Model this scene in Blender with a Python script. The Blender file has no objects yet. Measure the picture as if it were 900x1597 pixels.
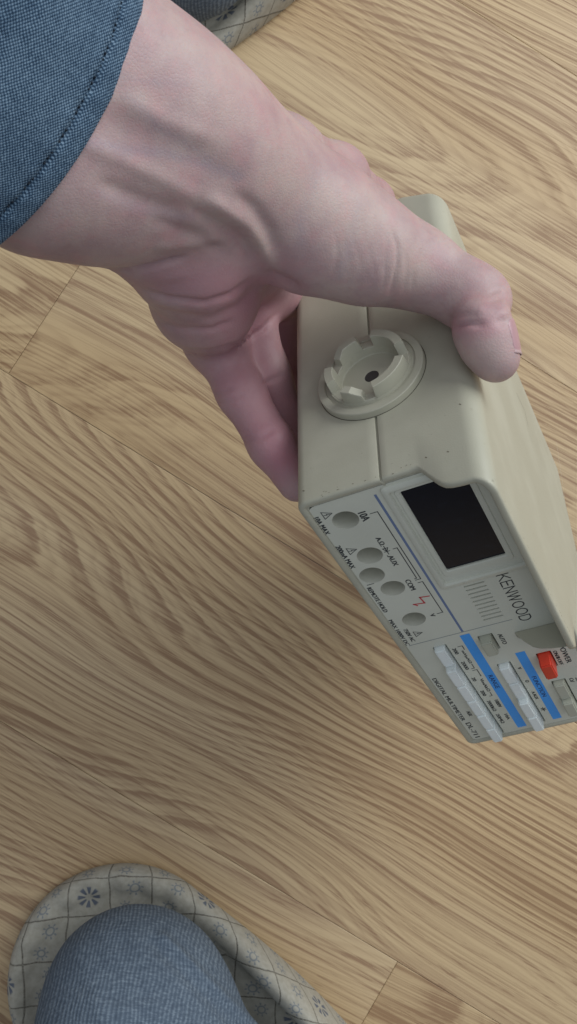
import bpy, bmesh, math, random
import numpy as np
from mathutils import Vector, Matrix, Euler

random.seed(4); np.random.seed(4)
S = bpy.context.scene
COL = S.collection

# ------------------------------------------------------------------ camera
CAM_H = 0.520
cd = bpy.data.cameras.new('camera'); cam = bpy.data.objects.new('camera', cd); COL.objects.link(cam)
cam.location = (0, 0, CAM_H); cam.rotation_euler = Euler((math.radians(4), math.radians(-4), 0))
F_PX, CX, CY = 1595.17, 450.0, 798.5
cd.sensor_fit = 'VERTICAL'; cd.sensor_height = 24.0; cd.lens = F_PX/1597*24.0
cd.clip_start = 0.01; cd.clip_end = 50
cd.dof.use_dof = True; cd.dof.focus_distance = 0.335; cd.dof.aperture_fstop = 32
S.camera = cam

# ------------------------------------------------------------------ light (indoors: window daylight, no sun)
w = bpy.data.worlds.new('World'); S.world = w; w.use_nodes = True
w.node_tree.nodes['Background'].inputs[0].default_value = (0.66, 0.725, 0.82, 1)
w.node_tree.nodes['Background'].inputs[1].default_value = 0.33
def area(name, loc, target, sx, sy, power, col):
    l = bpy.data.lights.new(name, 'AREA'); l.shape = 'RECTANGLE'; l.size = sx; l.size_y = sy
    l.energy = power; l.color = col
    o = bpy.data.objects.new(name, l); COL.objects.link(o); o.location = loc
    o.rotation_euler = (Vector(target)-Vector(loc)).to_track_quat('-Z', 'Y').to_euler()
    return o
area('window_light', (0.95, 0.80, 0.95), (0.05, 0.0, 0.1), 1.0, 1.0, 17.5, (0.945, 0.985, 0.99))
area('ceiling_bounce', (0.1, -0.1, 2.3), (0, 0, 0), 2.2, 2.2, 11, (0.86, 0.93, 1.0))
S.view_settings.view_transform = 'Standard'; S.view_settings.look = 'None'
S.view_settings.gamma = 1; S.view_settings.exposure = 0.07
S.render.engine = 'CYCLES'

# ------------------------------------------------------------------ coordinates
RC = np.array(cam.rotation_euler.to_matrix()); LC = np.array(cam.location)
FLIP = np.diag([1., -1., -1.])
def cv2w(p):                       # camera frame (x right, y down, z forward; mm) -> world metres
    return (np.asarray(p, float)*0.001) @ (RC@FLIP).T + LC
def w2cv(p):
    return ((np.asarray(p, float)-LC) @ (RC@FLIP))*1000
def P(px, py, d):                  # photograph pixel + distance (mm) -> camera-frame point
    return np.array([(px-CX)/F_PX*d, (py-CY)/F_PX*d, d])
def floor_pt(px, py, z=0.0):       # where the ray meets the height z above the floor
    r = (RC@FLIP) @ np.array([(px-CX)/F_PX, (py-CY)/F_PX, 1.0])
    return LC + r*((z-LC[2])/r[2])
MD = np.array([[0.4361812940408385, 0.0010734323611173435, 0.8998581701978516],
               [0.5876526491393859, -0.7576541886619237, -0.28394452691063476],
               [0.6814765166081085, 0.6526553287501822, -0.331105389816702]])
TD = np.array([2.088858881492961, -2.4356478685540517, 358.94009048652913])/1.2
K = 1/1.2                          # the meter is laid out in units of K mm
def dev2cv(p): return MD @ (np.asarray(p, float)*K) + TD
def cv2dev(p): return (np.asarray(p, float)-TD) @ MD / K
W_, H_, D_ = 194.3, 69.9, 153.3

# ------------------------------------------------------------------ helpers
def link(name, me, mats=(), parent=None, smooth=False):
    o = bpy.data.objects.new(name, me); COL.objects.link(o)
    for m in mats: me.materials.append(m)
    if parent: o.parent = parent
    if smooth:
        me.polygons.foreach_set('use_smooth', [True]*len(me.polygons))
    return o
def mesh(name, verts, faces):
    me = bpy.data.meshes.new(name); me.from_pydata([tuple(map(float, v)) for v in verts], [], [tuple(map(int, f)) for f in faces]); me.update()
    return me
def bm_link(name, bm, mats, parent=None, smooth=False):
    me = bpy.data.meshes.new(name); bmesh.ops.recalc_face_normals(bm, faces=bm.faces); bm.to_mesh(me); bm.free()
    return link(name, me, mats, parent, smooth)
def auto_smooth(o, deg=35):
    me = o.data
    me.polygons.foreach_set('use_smooth', [True]*len(me.polygons))
    bm = bmesh.new(); bm.from_mesh(me)
    for e in bm.edges:
        if len(e.link_faces) == 2 and e.calc_face_angle(0) > math.radians(deg): e.smooth = False
    bm.to_mesh(me); bm.free()
def tag(o, label=None, cat=None, group=None, kind=None):
    if label: o['label'] = label
    if cat: o['category'] = cat
    if group: o['group'] = group
    if kind: o['kind'] = kind
    return o

class NT:
    """terse node builder"""
    def __init__(s, name):
        s.m = bpy.data.materials.new(name); s.m.use_nodes = True; s.t = s.m.node_tree
        s.b = s.t.nodes['Principled BSDF']
    def n(s, typ, **kw):
        nd = s.t.nodes.new(typ)
        for k, v in kw.items(): setattr(nd, k, v)
        return nd
    def set(s, sock, v):
        if isinstance(v, bpy.types.NodeSocket): s.t.links.new(v, sock)
        else: sock.default_value = v
    def math(s, op, a, b=0.0, c=0.0, clamp=False):
        nd = s.n('ShaderNodeMath', operation=op, use_clamp=clamp)
        s.set(nd.inputs[0], a); s.set(nd.inputs[1], b); s.set(nd.inputs[2], c); return nd.outputs[0]
    def mix(s, f, a, b, mode='MIX'):
        nd = s.n('ShaderNodeMix', data_type='RGBA', blend_type=mode)
        s.set(nd.inputs[0], f); s.set(nd.inputs[6], a); s.set(nd.inputs[7], b); return nd.outputs[2]
    def coord(s, which='Object'): return s.n('ShaderNodeTexCoord').outputs[which]
    def mapping(s, v, scale=(1, 1, 1), loc=(0, 0, 0), rot=(0, 0, 0)):
        nd = s.n('ShaderNodeMapping'); s.set(nd.inputs[0], v); nd.inputs[1].default_value = loc
        nd.inputs[2].default_value = rot; nd.inputs[3].default_value = scale; return nd.outputs[0]
    def noise(s, v, scale=5, detail=2, rough=.5, dist=0, out=0):
        nd = s.n('ShaderNodeTexNoise'); s.set(nd.inputs['Vector'], v); nd.inputs['Scale'].default_value = scale
        nd.inputs['Detail'].default_value = detail; nd.inputs['Roughness'].default_value = rough
        nd.inputs['Distortion'].default_value = dist; return nd.outputs[out]
    def ramp(s, f, stops):
        nd = s.n('ShaderNodeValToRGB'); s.set(nd.inputs[0], f); cr = nd.color_ramp
        while len(cr.elements) > 1: cr.elements.remove(cr.elements[-1])
        cr.elements[0].position = stops[0][0]; cr.elements[0].color = (*stops[0][1], 1)
        for p, c in stops[1:]:
            e = cr.elements.new(p); e.color = (*c, 1)
        return nd.outputs[0]
    def smooth(s, v, a, b):        # smoothstep a..b -> 0..1
        nd = s.n('ShaderNodeMapRange', interpolation_type='SMOOTHSTEP'); s.set(nd.inputs[0], v)
        nd.inputs[1].default_value = a; nd.inputs[2].default_value = b; nd.inputs[3].default_value = 0; nd.inputs[4].default_value = 1
        return nd.outputs[0]
    def sep(s, v):
        nd = s.n('ShaderNodeSeparateXYZ'); s.set(nd.inputs[0], v); return nd.outputs
    def bump(s, h, strength=.3, dist=.001):
        nd = s.n('ShaderNodeBump'); nd.inputs['Strength'].default_value = strength; nd.inputs['Distance'].default_value = dist
        s.set(nd.inputs['Height'], h); s.t.links.new(nd.outputs[0], s.b.inputs['Normal']); return nd
    def out(s, col=None, rough=None, **kw):
        if col is not None: s.set(s.b.inputs['Base Color'], col if isinstance(col, bpy.types.NodeSocket) else (*col, 1))
        if rough is not None: s.set(s.b.inputs['Roughness'], rough)
        for k, v in kw.items(): s.set(s.b.inputs[k.replace('_', ' ')], v)
        return s.m

# ------------------------------------------------------------------ materials
def wood_mat():
    n = NT('oak_laminate')
    rnd = n.n('ShaderNodeObjectInfo').outputs['Random']
    co = n.coord('Object')
    off = n.n('ShaderNodeVectorMath', operation='SCALE'); off.inputs[0].default_value = (3.1, 1.7, 2.3); n.set(off.inputs['Scale'], n.math('MULTIPLY', rnd, 9.0))
    ad = n.n('ShaderNodeVectorMath', operation='ADD'); n.set(ad.inputs[0], co); n.set(ad.inputs[1], off.outputs[0])
    v0 = ad.outputs[0]
    wrp = n.math('SUBTRACT', n.noise(n.mapping(v0, (3.0, 5.0, 1)), 1.0, 1.5, .5), .5)
    cmb = n.n('ShaderNodeCombineXYZ'); n.set(cmb.inputs[1], n.math('MULTIPLY', wrp, .062))
    ad2 = n.n('ShaderNodeVectorMath', operation='ADD'); n.set(ad2.inputs[0], v0); n.set(ad2.inputs[1], cmb.outputs[0])
    v = ad2.outputs[0]
    x, y, z = n.sep(v)[0:3]
    big = n.noise(n.mapping(v, (2.0, 6.5, 1)), 1.0, 1.5, .45, .12)
    mid = n.noise(n.mapping(v, (6, 45, 1)), 1.0, 2, .55)
    wob = n.noise(n.mapping(v, (16, 190, 1)), 1.0, 2, .6)
    f = n.math('ADD', n.math('MULTIPLY', y, 105.0), n.math('MULTIPLY', big, 42.0))
    f = n.math('ADD', f, n.math('ADD', n.math('MULTIPLY', mid, 1.1), n.math('MULTIPLY', wob, .34)))
    fr = n.math('FRACT', f)
    ring = n.math('MULTIPLY', n.smooth(fr, .30, .88), n.math('SUBTRACT', 1.0, n.smooth(fr, .88, 1.0)))
    f2 = n.math('FRACT', n.math('ADD', n.math('MULTIPLY', f, 2.7), n.math('MULTIPLY', mid, 2.0)))
    ring2 = n.math('MULTIPLY', n.smooth(f2, .35, .8), n.math('SUBTRACT', 1.0, n.smooth(f2, .8, 1.0)))
    dash = n.noise(n.mapping(v, (70, 1100, 1)), 1.0, 2, .6)  # short open pores
    fib = n.noise(n.mapping(v, (3, 720, 1)), 1.0, 3, .65)    # long fibres
    str_ = n.noise(n.mapping(v, (1.6, 230, 1)), 1.0, 2, .6)   # darker streaks
    tone = n.noise(n.mapping(v, (1.5, 16, 1)), 1.0, 1, .5)
    amt = n.smooth(n.noise(n.mapping(v, (2.0, 14, 1)), 1.0, 1, .5), .32, .62)
    dk = n.math('MULTIPLY', n.math('MULTIPLY', ring, n.math('ADD', .34, n.math('MULTIPLY', amt, .56))), n.math('ADD', .35, n.math('MULTIPLY', n.smooth(fib, .32, .62), .75)))
    dk = n.math('ADD', dk, n.math('MULTIPLY', ring2, .20))
    dk = n.math('ADD', dk, n.math('MULTIPLY', n.smooth(str_, .50, .66), .34))
    dk = n.math('ADD', dk, n.math('MULTIPLY', n.smooth(dash, .56, .64), n.math('ADD', .10, n.math('MULTIPLY', ring, .34))), clamp=True)
    dk = n.math('ADD', dk, n.math('MULTIPLY', n.smooth(fib, .50, .60), .40), clamp=True)
    light = n.mix(n.smooth(tone, .35, .68), (0.565, 0.400, 0.215, 1), (0.645, 0.490, 0.290, 1))
    dark = n.mix(n.smooth(tone, .35, .7), (0.215, 0.108, 0.048, 1), (0.26, 0.145, 0.088, 1))
    col = n.mix(n.math('MULTIPLY', dk, .84), light, dark)
    col = n.mix(n.math('MULTIPLY', rnd, .22), col, (.42, .27, .15, 1))
    n.bump(n.math('SUBTRACT', 1.0, n.math('MULTIPLY', dk, .8)), .25, .0004)
    return n.out(col, n.math('ADD', .42, n.math('MULTIPLY', dk, .12)), Specular_IOR_Level=.4)
M_WOOD = wood_mat()
M_GAP = NT('board_core').out((.13, .09, .06), .8)

def plastic(name, c1, c2, rough=.42, bump=.10):
    n = NT(name); v = n.coord('Object')
    a = n.noise(v, 28, 4, .6); b = n.noise(v, 260, 2, .6); c = n.noise(v, 1900, 2, .5)
    col = n.mix(n.smooth(a, .35, .7), (*c1, 1), (*c2, 1))
    grime = n.smooth(b, .66, .82)
    col = n.mix(n.math('MULTIPLY', grime, .25), col, (c1[0]*.55, c1[1]*.5, c1[2]*.42, 1))
    n.bump(c, bump, .0002)
    return n.out(col, n.math('ADD', rough-.05, n.math('MULTIPLY', a, .12)), Specular_IOR_Level=.45)
M_SHELL = plastic('aged_beige_plastic', (.405, .390, .305), (.460, .445, .355), .46, .16)
M_PANEL = plastic('panel_plastic', (.575, .58, .495), (.625, .63, .54), .42, .08)
M_WELL = plastic('jack_plastic', (.46, .455, .38), (.50, .49, .41), .5, .05)
M_KEYW = plastic('white_key_plastic', (.76, .81, .79), (.80, .84, .82), .35, .05)
M_KEYB = plastic('beige_key_plastic', (.44, .445, .36), (.47, .47, .385), .4, .06)
M_RED = plastic('red_key_plastic', (.62, .045, .02), (.70, .06, .03), .35, .05)
M_DARK = NT('opening_shade').out((.015, .016, .018), .7)
M_HOLE = NT('hole_shade').out((.045, .038, .036), .9)
M_GAPSHADE = NT('gap_shadow').out((.10, .09, .065), .9)
M_BLACK = NT('black_print').out((.025, .03, .035), .6)
M_GREY = NT('grey_print').out((.17, .20, .22), .6)
M_STRIPE = NT('slate_blue_print').out((.135, .19, .33), .55)
M_BLUE = NT('blue_print').out((.045, .33, .85), .5)
M_NAVY = NT('navy_print').out((.012, .03, .13), .6)
M_REDP = NT('red_print').out((.55, .05, .06), .6)
def glass_mat():
    n = NT('lcd_window'); v = n.coord('Object')
    a = n.noise(v, 300, 3, .6)
    return n.out(n.mix(n.smooth(a, .5, .8), (.004, .007, .014, 1), (.009, .014, .024, 1)), .16, Specular_IOR_Level=.35)
M_LCD = glass_mat()

def skin_mat():
    n = NT('skin'); v = n.coord('Object')
    at = n.n('ShaderNodeAttribute', attribute_name='flush'); r, g, b = n.sep(at.outputs['Color'])[0:3]
    m1 = n.noise(v, 55, 4, .6); m2 = n.noise(v, 420, 3, .6); m3 = n.noise(v, 160, 3, .6)
    base = n.mix(n.smooth(m1, .3, .7), (.400, .265, .272, 1), (.500, .372, .350, 1))
    base = n.mix(n.math('MULTIPLY', n.smooth(m3, .45, .75), .38), base, (.53, .27, .28, 1))
    base = n.mix(n.math('MULTIPLY', n.smooth(m2, .52, .75), .28), base, (.37, .215, .215, 1))
    base = n.mix(n.math('MULTIPLY', r, .85), base, (.42, .175, .215, 1))   # redder skin: palm, fingers, knuckles
    base = n.mix(n.math('MULTIPLY', g, .60), base, (.29, .25, .31, 1))    # veins
    base = n.mix(n.math('MULTIPLY', b, .70), base, (.55, .44, .38, 1))    # pale patches, partly highlights painted into the skin colour
    vor = n.n('ShaderNodeTexVoronoi', feature='DISTANCE_TO_EDGE'); n.set(vor.inputs['Vector'], n.mapping(v, (1, 1, 1))); vor.inputs['Scale'].default_value = 950
    hh = n.math('ADD', n.math('MULTIPLY', n.smooth(vor.outputs[0], 0, .25), .6), n.math('MULTIPLY', m2, 1.2))
    n.bump(hh, .17, .0003)
    m = n.out(base, n.math('ADD', .40, n.math('MULTIPLY', m2, .2)), Specular_IOR_Level=.40)
    n.b.inputs['Subsurface Weight'].default_value = .15
    n.b.inputs['Subsurface Radius'].default_value = (1.0, .35, .2)
    n.b.inputs['Subsurface Scale'].default_value = .004
    return m
M_SKIN = skin_mat()
M_NAIL = NT('nail').out((.45, .26, .28), .35, Specular_IOR_Level=.5)
M_NAILTIP = NT('nail_edge').out((.48, .33, .33), .4)

def weave_mat():
    n = NT('chambray_weave'); uv = n.coord('UV'); u, v_, _ = n.sep(uv)
    wob = n.noise(uv, .25, 3, .6)
    f = 2*math.pi/.80
    a = n.math('SINE', n.math('MULTIPLY', n.math('ADD', u, n.math('MULTIPLY', wob, .8)), f))
    b = n.math('SINE', n.math('MULTIPLY', n.math('ADD', v_, n.math('MULTIPLY', wob, .8)), f))
    chk = n.smooth(n.math('MULTIPLY', a, b), -.5, .6)
    slub = n.noise(n.mapping(uv, (.22, 1.9, 1)), 1.0, 3, .7); slub2 = n.noise(n.mapping(uv, (1.9, .22, 1)), 1.0, 3, .7)
    blot = n.noise(uv, .05, 3, .6)
    k = n.math('ADD', n.math('MULTIPLY', chk, .38), n.math('ADD', n.math('MULTIPLY', n.math('ADD', slub, slub2), .40), n.math('MULTIPLY', n.noise(uv, 1.1, 2, .7), .22)))
    k = n.math('ADD', k, n.math('MULTIPLY', n.math('SUBTRACT', blot, .5), .35))
    col = n.ramp(k, [(.40, (.012, .028, .058)), (.66, (.043, .088, .150)), (1.0, (.24, .34, .44))])
    n.bump(n.math('ADD', chk, slub), .5, .0004)
    return n.out(col, .85, Specular_IOR_Level=.2)
M_WEAVE = weave_mat()
M_THREAD = NT('navy_thread').out((.012, .02, .035), .8)

def knit_mat():
    n = NT('grey_knit'); v = n.coord('Object')
    v2 = n.mapping(v, (1, 1, 1), rot=(0, 0, math.radians(8)))
    wob = n.noise(v2, 40, 2, .5)
    x, y, z = n.sep(v2)[0:3]
    crease = n.noise(n.mapping(v, (22, 60, 30)), 1.0, 2, .5)
    rib = n.math('SINE', n.math('MULTIPLY', n.math('ADD', x, n.math('MULTIPLY', wob, .006)), 2*math.pi/.0017))
    row = n.math('SINE', n.math('MULTIPLY', n.math('ADD', n.math('SUBTRACT', z, y), n.math('MULTIPLY', wob, .006)), 2*math.pi/.0021))
    heath = n.noise(n.mapping(v2, (260, 900, 900)), 1.0, 3, .7)
    blot = n.noise(v2, 25, 3, .6)
    k = n.math('ADD', n.math('MULTIPLY', rib, .10), n.math('MULTIPLY', heath, .95))
    k = n.math('ADD', k, n.math('MULTIPLY', blot, .25))
    k = n.math('ADD', k, n.math('MULTIPLY', row, .015))
    col = n.ramp(k, [(.25, (.068, .090, .125)), (.6, (.128, .165, .215)), (.95, (.28, .34, .40))])
    n.bump(n.math('ADD', n.math('ADD', n.math('MULTIPLY', rib, .25), n.math('MULTIPLY', crease, 6.0)), heath), .45, .0006)
    return n.out(col, .95, Specular_IOR_Level=.1)
M_KNIT = knit_mat()

def quilt_mat():
    n = NT('printed_quilt'); uv = n.coord('UV')
    wob = n.noise(uv, .035, 2, .5, out=1)
    wa = n.n('ShaderNodeVectorMath', operation='MULTIPLY_ADD'); n.set(wa.inputs[0], wob); wa.inputs[1].default_value = (6, 6, 0); n.set(wa.inputs[2], uv)
    v = n.mapping(wa.outputs[0], (1/20.0, 1/20.0, 1), loc=(.12, .30, 0))
    x, y, _ = n.sep(v)
    fx = n.math('FRACT', x); fy = n.math('FRACT', y)
    lx = n.math('ABSOLUTE', n.math('SUBTRACT', fx, .5)); ly = n.math('ABSOLUTE', n.math('SUBTRACT', fy, .5))
    dotn = n.noise(uv, 1.6, 2, .6)
    line = n.math('MAXIMUM', n.smooth(lx, .472, .492), n.smooth(ly, .472, .492))
    line = n.math('MULTIPLY', line, n.math('ADD', .45, n.math('MULTIPLY', n.smooth(dotn, .4, .6), .5)))
    def sun(cx, cy, r):
        dx = n.math('SUBTRACT', fx, cx); dy = n.math('SUBTRACT', fy, cy)
        d = n.math('SQRT', n.math('ADD', n.math('MULTIPLY', dx, dx), n.math('MULTIPLY', dy, dy)))
        ring = n.math('SUBTRACT', 1.0, n.smooth(n.math('ABSOLUTE', n.math('SUBTRACT', d, r)), .008, .03))
        ang = n.math('SINE', n.math('MULTIPLY', n.math('ARCTAN2', dy, dx), 8.0))
        rays = n.math('MULTIPLY', n.smooth(ang, .3, .8), n.math('SUBTRACT', 1.0, n.smooth(n.math('ABSOLUTE', n.math('SUBTRACT', d, r+.06)), .015, .045)))
        return n.math('MAXIMUM', ring, rays)
    suns = n.math('MAXIMUM', sun(.62, .70, .095), sun(.40, .22, .085))
    # an eight-petalled flower in some of the squares
    cell = n.n('ShaderNodeTexWhiteNoise', noise_dimensions='2D')
    comb = n.n('ShaderNodeCombineXYZ'); n.set(comb.inputs[0], n.math('FLOOR', x)); n.set(comb.inputs[1], n.math('FLOOR', y)); n.set(cell.inputs['Vector'], comb.outputs[0])
    pick = n.math('GREATER_THAN', cell.outputs['Value'], .80)
    dx = n.math('SUBTRACT', fx, .5); dy = n.math('SUBTRACT', fy, .5)
    d = n.math('SQRT', n.math('ADD', n.math('MULTIPLY', dx, dx), n.math('MULTIPLY', dy, dy)))
    pet = n.math('ABSOLUTE', n.math('COSINE', n.math('MULTIPLY', n.math('ARCTAN2', dy, dx), 4.0)))
    pet = n.math('MULTIPLY', n.smooth(pet, .55, .75), n.math('MULTIPLY', n.smooth(d, .07, .11), n.math('SUBTRACT', 1.0, n.smooth(d, .24, .30))))
    cloth = n.mix(n.smooth(n.noise(uv, .35, 3, .6), .3, .7), (.385, .36, .30, 1), (.455, .43, .365, 1))
    c = n.mix(n.math('MULTIPLY', n.math('MULTIPLY', suns, n.math('SUBTRACT', 1.0, pick)), .62), cloth, (.13, .17, .22, 1))
    c = n.mix(n.math('MULTIPLY', line, .85), c, (.07, .06, .045, 1))
    c = n.mix(n.math('MULTIPLY', pet, n.math('MULTIPLY', pick, .72)), c, (.03, .06, .13, 1))
    n.bump(n.math('ADD', n.math('MULTIPLY', line, -1.0), n.math('MULTIPLY', n.noise(uv, 2.0, 2, .6), .3)), .4, .0008)
    return n.out(c, .9, Specular_IOR_Level=.12)
M_QUILT = quilt_mat()
M_SOLE = NT('slipper_sole').out((.16, .15, .14), .8)

# ------------------------------------------------------------------ floor: individual planks
fl = link('floor', mesh('floor', [(-3, -3, -.012), (3, -3, -.012), (3, 3, -.012), (-3, 3, -.012)], [(0, 1, 2, 3)]), [M_GAP])
tag(fl, 'oak laminate floor of long planks running diagonally', None, None, 'structure')
a0 = floor_pt(13, 583)[:2]; a1 = floor_pt(460, 858)[:2]; ax = (a1-a0)/np.linalg.norm(a1-a0); ay = np.array([-ax[1], ax[0]])
b0 = floor_pt(620, 1500)[:2]
PW = abs((b0-a0)@ay)                                        # plank width from the two seams
ang = math.atan2(ax[1], ax[0])
def plank(xa, xb, row):                                     # along-grain extent, row index (row 0 lies above the first seam)
    g = 0.00010; ch = .0003
    x0, x1 = xa+g, xb-g; y0, y1 = g, PW-g; z = 0.0
    bm = bmesh.new()
    lo = [bm.verts.new(c) for c in ((x0, y0, -.010), (x1, y0, -.010), (x1, y1, -.010), (x0, y1, -.010))]
    mi = [bm.verts.new(c) for c in ((x0, y0, z-ch*.5), (x1, y0, z-ch*.5), (x1, y1, z-ch*.5), (x0, y1, z-ch*.5))]
    hi = [bm.verts.new(c) for c in ((x0+ch, y0+ch, z), (x1-ch, y0+ch, z), (x1-ch, y1-ch, z), (x0+ch, y1-ch, z))]
    for A, B in ((lo, mi), (mi, hi)):
        for i in range(4): bm.faces.new((A[i], A[(i+1) % 4], B[(i+1) % 4], B[i]))
    bm.faces.new(hi)
    o = bm_link('floor_plank', bm, [M_WOOD], fl)
    o.location = (a0[0]+ay[0]*PW*row, a0[1]+ay[1]*PW*row, 0); o.rotation_euler = (0, 0, ang)
LEN = 1.25
for row in range(-5, 6):
    if row == 0: off = 0.0
    elif row == -2: off = (b0-a0)@ax
    else: off = {1: .70, -1: .98, 2: .30}.get(row, random.uniform(0, LEN))
    k = -2
    while off+k*LEN < 2.2:
        plank(off+k*LEN, off+(k+1)*LEN, row); k += 1

# ------------------------------------------------------------------ the multimeter
dev = bpy.data.objects.new('multimeter', None); COL.objects.link(dev)
R3 = RC@FLIP@MD; loc = cv2w(TD)
Mx = Matrix([[*R3[i], loc[i]] for i in range(3)]+[[0, 0, 0, 1]])
dev.matrix_world = Mx
tag(dev, 'beige bench digital multimeter held tilted in the hand, jacks and keys facing down right', 'multimeter')
Q = K*0.001
def dv(pts): return [(p[0]*Q, p[1]*Q, p[2]*Q) for p in pts]

# outline of the housing in the x-z plane: points with outward normals
def outline(r_tl=7.0, r=4.0, groove=True):
    pts = []
    def arc(cx, cz, rr, a0, a1, n):
        for i in range(n+1):
            a = math.radians(a0+(a1-a0)*i/n); pts.append((cx+rr*math.cos(a), cz+rr*math.sin(a), math.cos(a), math.sin(a)))
    def seg(x0, z0, x1, z1, n, nx, nz):
        for i in range(1, n): t = i/n; pts.append((x0+(x1-x0)*t, z0+(z1-z0)*t, nx, nz))
    arc(r, r, r, 270, 180, 6)
    seg(0, r, 0, 31.7, 8, -1, 0)
    if groove: pts.extend([(0, 31.7, -1, 0), (.1, 31.9, -1, 0), (1.0, 32.0, -1, 0), (1.0, 32.8, -1, 0), (.1, 32.9, -1, 0), (0, 33.1, -1, 0)])
    seg(0, 33.1, 0, 45, 5, -1, 0); pts.append((0, 45, -1, 0))
    seg(0, 45, 0, H_-r_tl, 16, -1, 0)
    arc(r_tl, H_-r_tl, r_tl, 180, 90, 12)
    seg(r_tl, H_, W_-5, H_, 60, 0, 1)
    arc(W_-5, H_-5, 5, 90, 0, 6)
    seg(W_, H_-5, W_, r, 14, 1, 0)
    arc(W_-r, r, r, 0, -90, 6)
    seg(W_-r, 0, r, 0, 20, 0, -1)
    return pts
prof = [(0, 0), (45.2, 0), (46.4, .8), (49.6, 5.6), (52.0, 9.0), (53.8, 10.7), (56, 11.5), (59, 11.9), (64, 12.2), (66.5, 13.0), (69, 14.3), (70, 15)]
def hood(x, z):
    p = float(np.interp(z, [a for a, b in prof], [b for a, b in prof]))
    q = 1-np.clip((x-109)/7.5, 0, 1); q = q*q*(3-2*q)
    return -0.6-p*q
ol = outline()
rings = []
yb = lambda z: 153.3+(0.42*(70-z) if z > 52 else 7.6)
def ring(off, yf): rings.append([(x-nx*off, yf(x, z), z-nz*off) for x, z, nx, nz in ol])
ring(7.0, lambda x, z: yb(z)); ring(4.5, lambda x, z: yb(z)); ring(2.2, lambda x, z: yb(z)-.5); ring(.8, lambda x, z: yb(z)-2); ring(0, lambda x, z: yb(z)-5)
for t in (.75, .5, .25, .12): ring(0, lambda x, z, t=t: hood(x, z)*(1-t)+(yb(z)-5)*t)
ring(0, lambda x, z: hood(x, z)+1.3)
ring(.22, lambda x, z: hood(x, z)+.45)
ring(.75, lambda x, z: hood(x, z)+.05)
ring(1.7, lambda x, z: hood(x, z)); ring(2.5, lambda x, z: hood(x, z)+.15)
ring(2.9, lambda x, z: hood(x, z)+.6)
ring(3.3, lambda x, z: hood(x, z)*.6+.25)
ring(3.9, lambda x, z: .35)
n = len(ol)
V = [p for r in rings for p in r]; Fc = []
for k in range(len(rings)-1):
    for i in range(n):
        j = (i+1) % n; Fc.append((k*n+i, k*n+j, (k+1)*n+j, (k+1)*n+i))
Fc.append(tuple(range(n)))
me = mesh('housing', dv(V), Fc)
bm = bmesh.new(); bm.from_mesh(me); bmesh.ops.recalc_face_normals(bm, faces=bm.faces); bm.to_mesh(me); bm.free()
housing = link('housing', me, [M_SHELL], dev); auto_smooth(housing, 50)

def box(x0, x1, y0, y1, z0, z1, bev=.5, seg=2, bm=None):
    b = bm or bmesh.new()
    vs = bmesh.ops.create_cube(b, size=1)['verts']
    for v in vs: v.co = Vector((x0+(v.co.x+.5)*(x1-x0), y0+(v.co.y+.5)*(y1-y0), z0+(v.co.z+.5)*(z1-z0)))*Q
    if bev:
        es = list({e for v in vs for e in v.link_edges})
        bmesh.ops.bevel(b, geom=es, offset=bev*Q, segments=seg, profile=.5, affect='EDGES')
    return b
# end wall of the hood
ck = [(.3, 46.5), (-.6, 47.2), (-5.6, 50.2), (-9, 53.0), (-10.8, 56), (-11.6, 60), (-12.2, 64), (-12.6, 67.2), (.3, 67.2)]
bm = bmesh.new()
A = [bm.verts.new((110.6*Q, y*Q, z*Q)) for y, z in ck]; B = [bm.verts.new((114.5*Q, y*.55*Q, z*Q)) for y, z in ck]
bm.faces.new(A); bm.faces.new(B)
for i in range(len(ck)): bm.faces.new((A[i], A[(i+1) % len(ck)], B[(i+1) % len(ck)], B[i]))
bmesh.ops.bevel(bm, geom=[e for e in bm.edges if all(abs(v.co.x-110.6*Q) < 1e-6 for v in e.verts)], offset=.5*Q, segments=2, affect='EDGES')
ce = bm_link('hood_end', bm, [M_SHELL], dev); auto_smooth(ce, 30)

# front panel with real openings
JACKS = [(15.4, 12.9, 4.9), (38.0, 12.9, 4.9), (49.6, 9.0, 4.9), (60.8, 13.1, 4.8), (84.0, 13.1, 4.8)]
bm = bmesh.new(); loops = []
def loop(pts):
    vs = [bm.verts.new((x*Q, 0, z*Q)) for x, z in pts]; es = [bm.edges.new((vs[i], vs[(i+1) % len(vs)])) for i in range(len(vs))]
    return vs, es
def rrect(x0, x1, z0, z1, r, n=4):
    out = []
    for cx, cz, a in ((x1-r, z1-r, 0), (x0+r, z1-r, 90), (x0+r, z0+r, 180), (x1-r, z0+r, 270)):
        for i in range(n+1):
            t = math.radians(a+90*i/n); out.append((cx+r*math.cos(t), cz+r*math.sin(t)))
    return out
holes = []
_, E0 = loop(rrect(3.6, W_-3.6, 3.0, H_-3.4, 3, 5)); alle = list(E0)
for x, z, r in JACKS: holes.append([(x+r*math.cos(t*math.tau/32), z+r*math.sin(t*math.tau/32)) for t in range(32)])
SCR = (9.6, 59.2, 35.8, 58.8)
holes.append(rrect(*SCR[:2], *SCR[2:], .8, 3))
SLOTS = [72.0+2.75*i for i in range(10)]
for x in SLOTS: holes.append(rrect(x-.45, x+.45, 38.0, 46.4, .4, 2))
RNG = (106.7, 190.3, 12.7, 18.7); FUN = (131.0, 188.2, 33.0, 39.0); AUT = (107.0, 119.6, 32.1, 38.4); POW = (130.2, 143.4, 50.2, 56.6); OHM = (154.7, 182.0, 50.3, 56.6)
for r in (RNG, FUN, AUT, POW, OHM): holes.append(rrect(*r, .4, 2))
hl = []
for h in holes:
    vs, es = loop(h); hl.append(vs); alle += es
bmesh.ops.triangle_fill(bm, use_beauty=True, edges=alle, normal=(0, -1, 0))
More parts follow.
